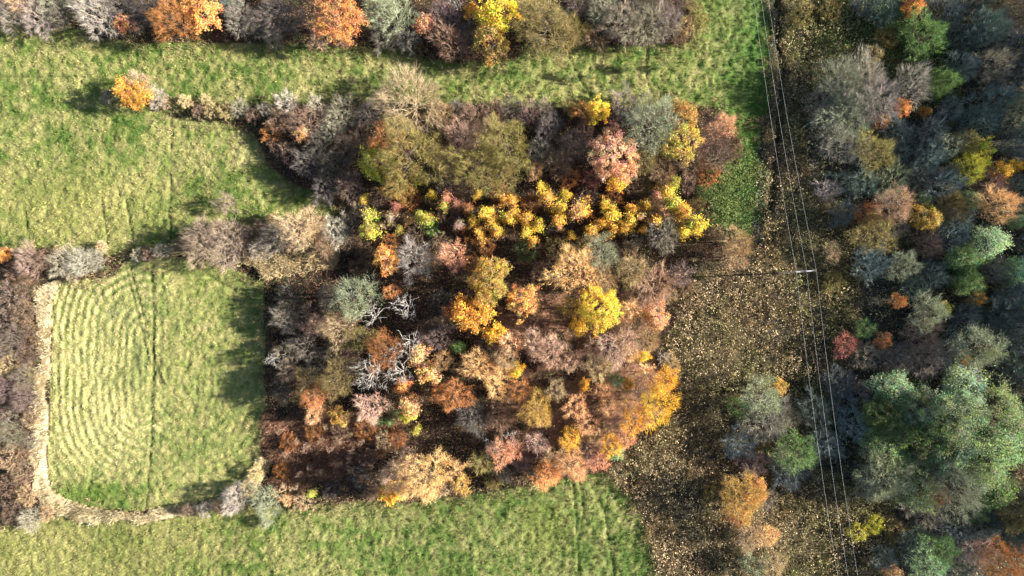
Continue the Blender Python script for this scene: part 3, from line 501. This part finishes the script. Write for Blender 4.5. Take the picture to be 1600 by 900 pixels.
plant('in the wood beside the mown field', 'trees of the plot wood, western half', [
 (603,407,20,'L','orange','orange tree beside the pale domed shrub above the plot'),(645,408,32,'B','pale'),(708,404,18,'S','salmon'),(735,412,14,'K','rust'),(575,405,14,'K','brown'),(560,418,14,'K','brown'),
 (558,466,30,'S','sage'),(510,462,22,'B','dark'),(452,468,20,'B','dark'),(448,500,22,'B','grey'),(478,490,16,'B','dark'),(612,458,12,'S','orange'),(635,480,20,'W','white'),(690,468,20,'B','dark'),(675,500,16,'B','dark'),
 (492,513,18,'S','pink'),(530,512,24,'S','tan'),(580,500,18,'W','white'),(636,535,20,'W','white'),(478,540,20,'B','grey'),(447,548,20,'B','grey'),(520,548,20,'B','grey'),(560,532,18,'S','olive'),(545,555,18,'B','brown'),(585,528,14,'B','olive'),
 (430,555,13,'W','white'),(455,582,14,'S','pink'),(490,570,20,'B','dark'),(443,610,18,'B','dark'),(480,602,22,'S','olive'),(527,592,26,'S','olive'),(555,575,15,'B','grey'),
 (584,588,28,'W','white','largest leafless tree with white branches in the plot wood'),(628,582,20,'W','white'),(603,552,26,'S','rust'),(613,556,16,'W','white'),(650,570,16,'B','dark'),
 (657,553,17,'L','peach'),(688,562,17,'S','peach'),(671,582,18,'L','peach'),(685,528,24,'B','purple'),(715,545,13,'L','green'),(660,525,15,'B','purple'),(720,575,18,'B','brown'),(545,480,14,'B','brown')], mid=1.3, tone=.72)  # tone darkens these crowns to paint in shade at the plot's west end
plant('in the central wood', 'trees of the plot wood, eastern half', [
 (766,440,36,'L','ochre','large ochre yellow tree in the middle of the plot'),(740,492,28,'L','gold','golden orange tree below the large ochre one'),(772,520,18,'L','gold'),(712,488,16,'S','rust'),(750,572,22,'S','peach'),(785,552,18,'S','tan'),(802,540,18,'S','peach'),(806,572,14,'L','yellow'),(790,575,15,'S','peach'),(765,545,16,'B','purple'),
 (825,473,25,'L','orange'),(935,388,26,'S','sage'),(1040,366,26,'B','grey'),(985,392,14,'K','tan'),(1150,377,26,'B','tan'),(1145,402,20,'B','tan'),(918,408,14,'S','peach'),(905,432,28,'S','peach'),(940,430,20,'S','tan'),
 (928,478,35,'L','yellow','bright yellow tree, the most vivid in the plot'),(890,480,18,'S','ochre'),(905,515,13,'L','yellow'),(1025,494,20,'L','salmon'),(988,484,16,'S','peach'),
 (1018,440,30,'B','pink'),(990,425,20,'S','tan'),(1060,428,18,'B','purple'),(1070,450,15,'K','brown'),(1045,460,16,'K','tan'),
 (860,555,24,'S','pink'),(838,535,18,'S','pink'),(890,560,18,'S','pink'),(962,540,26,'S','pink'),(1010,530,22,'B','tan'),(990,550,14,'S','peach'),(1008,556,11,'L','yellow'),(930,570,18,'S','tan'),(1033,560,12,'W','white'),(1045,562,14,'K','straw'),(925,545,15,'B','pink'),(840,425,15,'B','brown')], mid=1.45)
plant('in the wood below the plot', 'trees of the wood below the plot', [
 (490,612,20,'S','rust'),(497,650,14,'S','peach'),(527,652,15,'L','ochre'),(580,634,20,'S','pink'),(645,630,18,'L','peach'),(637,643,12,'L','lime'),(630,603,12,'L','orange'),(605,650,18,'K','green'),(712,620,22,'S','rust'),(690,618,13,'S','rust'),(776,604,18,'S','peach'),(740,650,24,'B','dark'),(780,650,22,'B','brown'),(810,610,16,'S','rust'),
 (664,742,36,'S','peach','widest peach tree at the south edge of the wood'),(622,742,26,'S','tan'),(613,768,18,'L','gold'),(640,715,18,'B','brown'),(780,706,20,'S','salmon'),(776,702,16,'W','white'),(755,720,18,'S','olive'),(730,756,13,'S','ochre'),(770,752,13,'K','olive'),(690,765,12,'K','tan'),(580,770,12,'K','brown'),
 (650,672,7,'Y','lime'),(490,772,7,'Y','lime'),(470,785,14,'K','tan'),(450,780,10,'K','peach'),
 (840,638,24,'S','ochre'),(848,648,16,'S','peach'),(913,604,11,'L','gold'),(960,592,11,'L','mint'),(979,598,9,'L','gold'),(1010,585,18,'S','peach'),(1042,598,20,'S','gold'),(1025,638,24,'S','yellow'),(988,660,18,'S','gold'),(900,636,16,'S','peach'),(955,632,15,'S','peach'),(982,630,15,'S','peach'),(940,610,14,'S','peach'),(870,612,16,'S','tan'),(888,676,17,'S','gold'),(925,666,15,'S','peach'),(926,684,10,'L','straw'),(960,662,13,'S','pink'),(955,690,15,'S','gold'),(964,704,13,'L','mint'),(980,685,14,'S','salmon'),(1005,615,14,'S','pink'),(1005,660,12,'S','salmon'),
 (936,720,14,'S','salmon'),(918,705,17,'B','purple'),(893,728,21,'S','peach'),(905,738,14,'S','salmon'),(848,738,20,'S','orange'),(870,712,18,'S','tan'),(840,695,17,'S','pink'),(800,703,16,'S','salmon'),(815,722,16,'B','purple'),(790,740,15,'B','dark'),(800,680,14,'W','white'),(840,690,12,'W','white')], mid=1.45)
plant('on the brown ground left in the lower wood', 'bare saplings in the lower wood', [
 (447,710,7,'U','brown'),(462,690,7,'U','brown'),(480,700,8,'U','brown'),(500,685,7,'U','brown'),(520,700,8,'U','brown'),(530,690,8,'U','brown'),(545,718,7,'U','brown'),(484,728,8,'U','brown'),(500,740,8,'U','brown'),(530,725,8,'U','brown'),(552,705,7,'U','brown'),(470,740,7,'U','brown'),(545,680,7,'U','brown'),(460,760,8,'U','brown'),(440,672,7,'U','brown'),(565,690,7,'U','brown'),(510,665,7,'U','brown'),(550,735,8,'U','brown')])
plant('in the brush of the lower wood', 'low brush in the lower wood', [(450,690,16,'K','rust'),(490,675,18,'K','rust'),(530,668,16,'K','brown'),(570,670,18,'K','rust'),(600,690,18,'K','tan'),(560,745,18,'K','dark'),(520,765,16,'K','dark'),(440,735,14,'K','rust'),(575,715,16,'K','brown'),(620,685,16,'K','rust')], tone=.66)
F = dict(tall=1.5, hmax=14)
plant('in the forest at upper right', 'trees of the right-hand forest, top', [
 (1425,6,19,'L','orange'),(1255,18,22,'K','olive'),(1300,15,18,'K','olive'),(1345,5,18,'B','slate'),(1380,15,24,'B','slate'),(1405,38,26,'K','green'),(1440,58,26,'S','green'),(1435,85,20,'K','green'),(1385,60,18,'K','olive'),(1365,85,16,'K','straw'),
 (1545,45,28,'B','bluegrey'),(1520,60,22,'B','slate'),(1480,20,26,'B','slate'),(1575,20,28,'B','brown'),(1590,75,24,'B','slate'),(1500,100,24,'B','slate'),(1550,105,26,'B','grey'),(1460,10,18,'K','olive'),(1580,120,20,'B','slate'),(1570,5,16,'S','olive'),(1530,5,18,'B','slate'),
 (1312,132,40,'B','sage'),(1352,125,36,'B','pale'),(1362,158,34,'B','pale'),(1322,175,36,'B','sage'),(1290,160,26,'B','grey'),(1425,130,28,'B','pale'),(1470,120,20,'S','green'),(1462,140,16,'K','green'),(1412,167,14,'L','orange'),(1376,192,12,'L','orange'),(1443,175,10,'L','ochre'),(1480,172,18,'B','bluegrey'),(1555,163,30,'B','bluegrey'),(1535,195,28,'B','bluegrey'),(1590,180,24,'S','sage'),(1400,205,24,'B','slate'),(1450,205,24,'B','slate')], **F)
plant('in the forest near the power pole', 'trees of the right-hand forest, upper middle', [
 (1308,226,32,'B','pale'),(1365,240,28,'S','olive'),(1345,230,18,'B','pale'),(1405,240,16,'B','bluegrey'),(1480,230,18,'S','sage'),(1450,240,26,'B','bluegrey'),(1505,222,18,'S','olive'),(1532,226,22,'L','lime'),(1516,263,22,'S','lime'),(1395,280,24,'B','sage'),(1560,270,16,'L','gold'),(1586,262,11,'L','yellow'),(1545,287,22,'B','purple'),(1590,225,26,'B','bluegrey'),(1290,297,18,'B','pale'),(1320,285,20,'B','slate'),(1430,280,24,'B','slate'),(1475,290,26,'B','bluegrey'),(1350,285,22,'B','bluegrey'),
 (1398,318,28,'S','tan'),(1440,338,22,'L','ochre'),(1360,370,26,'S','olive'),(1445,310,13,'L','mint'),(1515,312,17,'G','mint'),(1560,325,24,'S','peach'),(1586,345,14,'G','mint'),(1450,377,22,'B','purple'),(1355,330,20,'S','rust'),(1485,325,24,'B','olive'),(1395,350,20,'B','grey'),(1590,300,20,'B','bluegrey'),(1490,360,26,'B','bluegrey'),(1320,330,22,'B','slate')], **F)
plant('in the forest above the green clump', 'trees of the right-hand forest, lower middle', [
 (1540,378,26,'G','mint'),(1505,408,24,'G','green'),(1515,440,22,'G','green'),(1592,418,24,'G','mint'),(1548,420,26,'B','grey'),(1522,466,11,'S','gold'),(1360,412,26,'B','bluegrey'),(1410,420,22,'S','sage'),(1402,472,12,'L','orange'),(1455,487,25,'S','sage'),(1470,482,14,'L','lime'),(1440,522,28,'B','purple'),(1448,560,30,'B','grey'),(1380,533,14,'L','orange'),(1320,540,16,'S','red'),(1350,515,14,'S','green'),(1530,550,28,'S','sage'),(1540,545,14,'L','lime'),(1495,560,14,'L','ochre'),(1482,545,24,'B','bluegrey'),
 (1560,490,30,'B','slate'),(1590,460,26,'B','bluegrey'),(1590,520,28,'B','bluegrey'),(1550,520,22,'B','slate'),(1510,500,24,'B','slate'),(1460,430,22,'B','slate'),(1425,450,18,'B','slate'),(1350,555,22,'B','grey'),(1400,560,24,'B','grey'),(1590,570,24,'B','bluegrey'),(1300,398,14,'S','tan'),(1560,580,22,'B','slate'),(1300,440,16,'K','olive')], **F)
plant('in the big green clump at lower right', 'green willows at lower right', [
 (1400,605,28,'G','mint'),(1505,605,30,'G','mint'),(1375,640,34,'G','green'),(1430,635,38,'G','mint'),(1495,645,44,'G','mint'),(1550,645,44,'G','mint'),(1590,680,38,'G','mint'),(1385,700,34,'G','mint'),(1435,690,38,'G','green'),(1490,705,40,'G','mint'),(1545,715,44,'G','mint'),(1385,745,32,'S','sage'),(1430,755,36,'G','mint'),(1490,765,36,'S','sage'),(1550,765,30,'G','green'),(1450,720,24,'S','purple'),(1500,690,12,'L','gold'),(1465,770,16,'S','rust'),(1580,730,24,'S','tan')], tall=1.4, hmax=13.5)
plant('at the weedy edge by the wires', 'shrubs at the weedy edge by the power line', [
 (1190,620,28,'S','sage'),(1195,655,32,'B','grey'),(1155,690,24,'B','bluegrey'),(1178,725,20,'B','purple'),(1215,608,16,'L','ochre'),(1222,650,22,'B','grey'),(1150,640,18,'S','green'),(1160,775,32,'S','ochre'),(1178,765,19,'L','orange'),(1150,800,18,'S','rust'),(1168,838,22,'S','tan'),(1196,835,17,'S','peach'),(1212,880,22,'S','tan'),(1180,880,18,'S','sage'),(1240,700,30,'S','green'),(1230,740,24,'B','slate'),(1275,640,24,'B','slate'),(1290,690,26,'B','slate'),(1310,600,22,'B','slate'),(1340,610,18,'B','grey'),(1330,660,24,'B','bluegrey'),(1350,760,18,'B','grey'),(1195,780,15,'B','grey'),(1215,710,14,'S','sage'),(1110,770,13,'K','olive'),(1050,570,12,'K','tan')])
plant('along the lower right edge', 'shrubs along the lower right edge', [
 (1445,888,26,'S','mint'),(1395,896,12,'L','peach'),(1570,882,34,'S','rust'),(1525,868,22,'S','pink'),(1508,862,18,'W','white'),(1450,800,24,'B','grey'),(1420,792,18,'B','pale'),(1340,832,15,'K','lime'),(1366,818,15,'K','lime'),(1490,830,26,'B','slate'),(1540,820,26,'B','slate'),(1590,800,26,'S','olive'),(1580,840,24,'B','slate'),(1470,860,24,'S','green'),(1430,850,24,'B','slate'),(1400,830,18,'K','olive'),(1520,800,18,'S','green'),(1380,870,18,'B','slate'),(1495,893,22,'B','slate')])
plant('just beyond the right edge', 'forest trees beyond the right edge', [(1640+35*(i % 4), 10+i*24, 34, 'BSBG'[i % 4], ['bluegrey', 'sage', 'slate', 'mint'][i % 4]) for i in range(36)], **F)
plant('in the upper meadow as a dark green tussock', 'dark green tussocks in the upper meadow', [(962,102,6,'K','green'),(975,106,7,'K','green'),(986,108,5,'K','green'),(1031,105,5,'K','green'),(873,117,5,'K','green'),(887,120,5,'K','green'),(900,124,5,'K','green'),(921,118,5,'K','green')])

def ordinal(i): return ['first', 'second', 'third', 'fourth', 'fifth', 'sixth', 'seventh', 'eighth', 'ninth', 'tenth', 'eleventh', 'twelfth', '13th', '14th', '15th', '16th', '17th', '18th', '19th', '20th', '21st', '22nd', '23rd', '24th', '25th', '26th', '27th', '28th', '29th', '30th', '31st', '32nd', '33rd', '34th', '35th', '36th', '37th', '38th', '39th', '40th'][i]
by = {}
for t in TREES:
    nm, look, cat = KIND[t['kind']]
    word = WORD.get(t['col'], t['col'])
    base = look if t['kind'] == 'W' else word + ' ' + look
    if t['kind'] == 'B' and t['R'] > 3.0: base = word + ' bare twiggy tree'
    if t['label'] is None: by.setdefault((base, t['place']), []).append(t)
for (base, place), ts in by.items():
    big = np.median([t['R'] for t in ts])
    if len(ts) == 1: ts[0]['label'] = base + ' ' + place; continue
    ts.sort(key=lambda t: t['px'])
    srt = sorted(ts, key=lambda t: t['R'])
    for i, t in enumerate(ts):
        if t is srt[-1] and t['R'] > 1.25*srt[-2]['R']: t['label'] = 'largest ' + base + ' ' + place
        elif t is srt[0] and t['R'] < .75*srt[1]['R']: t['label'] = 'smallest ' + base + ' ' + place
        elif i == 0: t['label'] = 'leftmost ' + base + ' ' + place
        elif i == len(ts)-1: t['label'] = 'rightmost ' + base + ' ' + place
        else: t['label'] = ordinal(i) + ' ' + base + ' from left ' + place
COUNT = {}
for t in TREES:
    k = t['kind']; ps = PROTO[k]; d = [abs(math.log(t['R']/p[0])) for p in ps]; m = min(d)
    opts = [p for p, q in zip(ps, d) if q < m + 1e-6]; COUNT[(k, opts[0][0])] = COUNT.get((k, opts[0][0]), 0) + 1
    p = opts[COUNT[(k, opts[0][0])] % len(opts)]
    x, y = P(t['px'], t['py'], t['H']*.62)
    root = bpy.data.objects.new(KIND[k][0], None); C.objects.link(root)
    root.empty_display_size = .3; root.location = (x, y, float(height(x, y)) - .02); root.rotation_euler = (R0(random.gauss(0, 4)), R0(random.gauss(0, 4)), random.uniform(0, 6.28))
    s = t['R']/p[0]; root.scale = (s*random.uniform(.86, 1.16), s*random.uniform(.86, 1.16), t['H']/p[1])
    root['label'] = t['label']; root['category'] = KIND[k][2]
    if k == 'B' and t['R'] > 3.0: root['category'] = 'tree'
    root['group'] = t['group']
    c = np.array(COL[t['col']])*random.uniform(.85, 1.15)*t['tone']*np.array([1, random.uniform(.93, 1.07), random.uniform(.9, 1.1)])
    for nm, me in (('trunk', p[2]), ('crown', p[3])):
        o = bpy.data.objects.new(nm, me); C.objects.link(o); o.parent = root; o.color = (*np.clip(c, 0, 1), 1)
# ------------------------------------------------------------ power line
def pole(px, py, sp, label, H=9.5):
    x, y = P(px, py, H); z0 = float(height(x, y)); root = bpy.data.objects.new('power_pole', None); C.objects.link(root)
    root.location = (x, y, z0); root.rotation_euler = (0, 0, R0(4)); root['label'] = label; root['category'] = 'power pole'; root['group'] = 'power line poles'
    g = Geo(); zz = np.linspace(-.5, H-.1, 6); pl = np.zeros((1, 6, 3)); pl[0, :, 2] = zz; tubes(g, pl, np.linspace(.14, .085, 6)[None], 10)
    g.add([(.085*math.cos(a), .085*math.sin(a), H-.1) for a in np.arange(10)*.628], [list(range(10))]); g.obj('shaft', [M_concrete], root, True)
    g = Geo(); hw = sp + .12
    for (x0, x1, y0, y1, z1, z2) in ((-hw, hw, -.06, .06, H-.32, H-.20), (-hw, hw, .06, .10, H-.34, H-.19)):
        v = [(a, b_, c) for a in (x0, x1) for b_ in (y0, y1) for c in (z1, z2)]; g.add(v, [(0,1,3,2),(4,6,7,5),(0,4,5,1),(2,3,7,6),(0,2,6,4),(1,5,7,3)])
    g.obj('crossarm', [M_steel], root)
    for dx in (-sp, 0, sp):
        g = Geo(); zz = np.array([0, .03, .05, .08, .10, .13, .15, .2]); rr = np.array([.03, .03, .075, .04, .075, .04, .065, .03]); zb = H-.2 if dx else H-.1
        pl = np.zeros((1, 8, 3)); pl[0, :, 0] = dx; pl[0, :, 2] = zb + zz; tubes(g, pl, rr[None], 8); g.obj('insulator', [M_porc], root, True)
    return x, y, z0 + H, R0(4), sp
pA = pole(1160, -230, .75, 'concrete pole carrying the wires beyond the upper edge')
pB = pole(1259.5, 424, 1.33, 'slim concrete pole with short crossarm among the dry weeds')
pC = pole(1362, 1120, 1.33, 'concrete pole carrying the wires beyond the lower edge')
pZ = pole(1040, -900, .75, 'far concrete pole of the power line past the top'); pD = pole(1440, 1800, 1.33, 'far concrete pole of the power line past the bottom')
for k, lab in ((-1, 'left'), (0, 'middle'), (1, 'right')):
    pts = []
    for (a, b_) in ((pZ, pA), (pA, pB), (pB, pC), (pC, pD)):
        e = []
        for q in (a, b_): e.append(np.array([q[0] + k*q[4]*math.cos(q[3]), q[1] + k*q[4]*math.sin(q[3]), q[2] + (.02 if k else .12)]))
        t = np.linspace(0, 1, 25)[:, None]; s = e[0]*(1-t) + e[1]*t; s[:, 2] -= 4*1.3*(t*(1-t))[:, 0]; pts.append(s if b_ is pD else s[:-1])
    pl = np.concatenate(pts)[None]; g = Geo(); tubes(g, pl, np.full(pl.shape[:2], .0088), 5)
    o = g.obj('power_line_wire', [M_wire], None, True); o['label'] = f'thin pale {lab} wire of the three-wire overhead power line'; o['category'] = 'wire'; o['group'] = 'overhead power line wires'
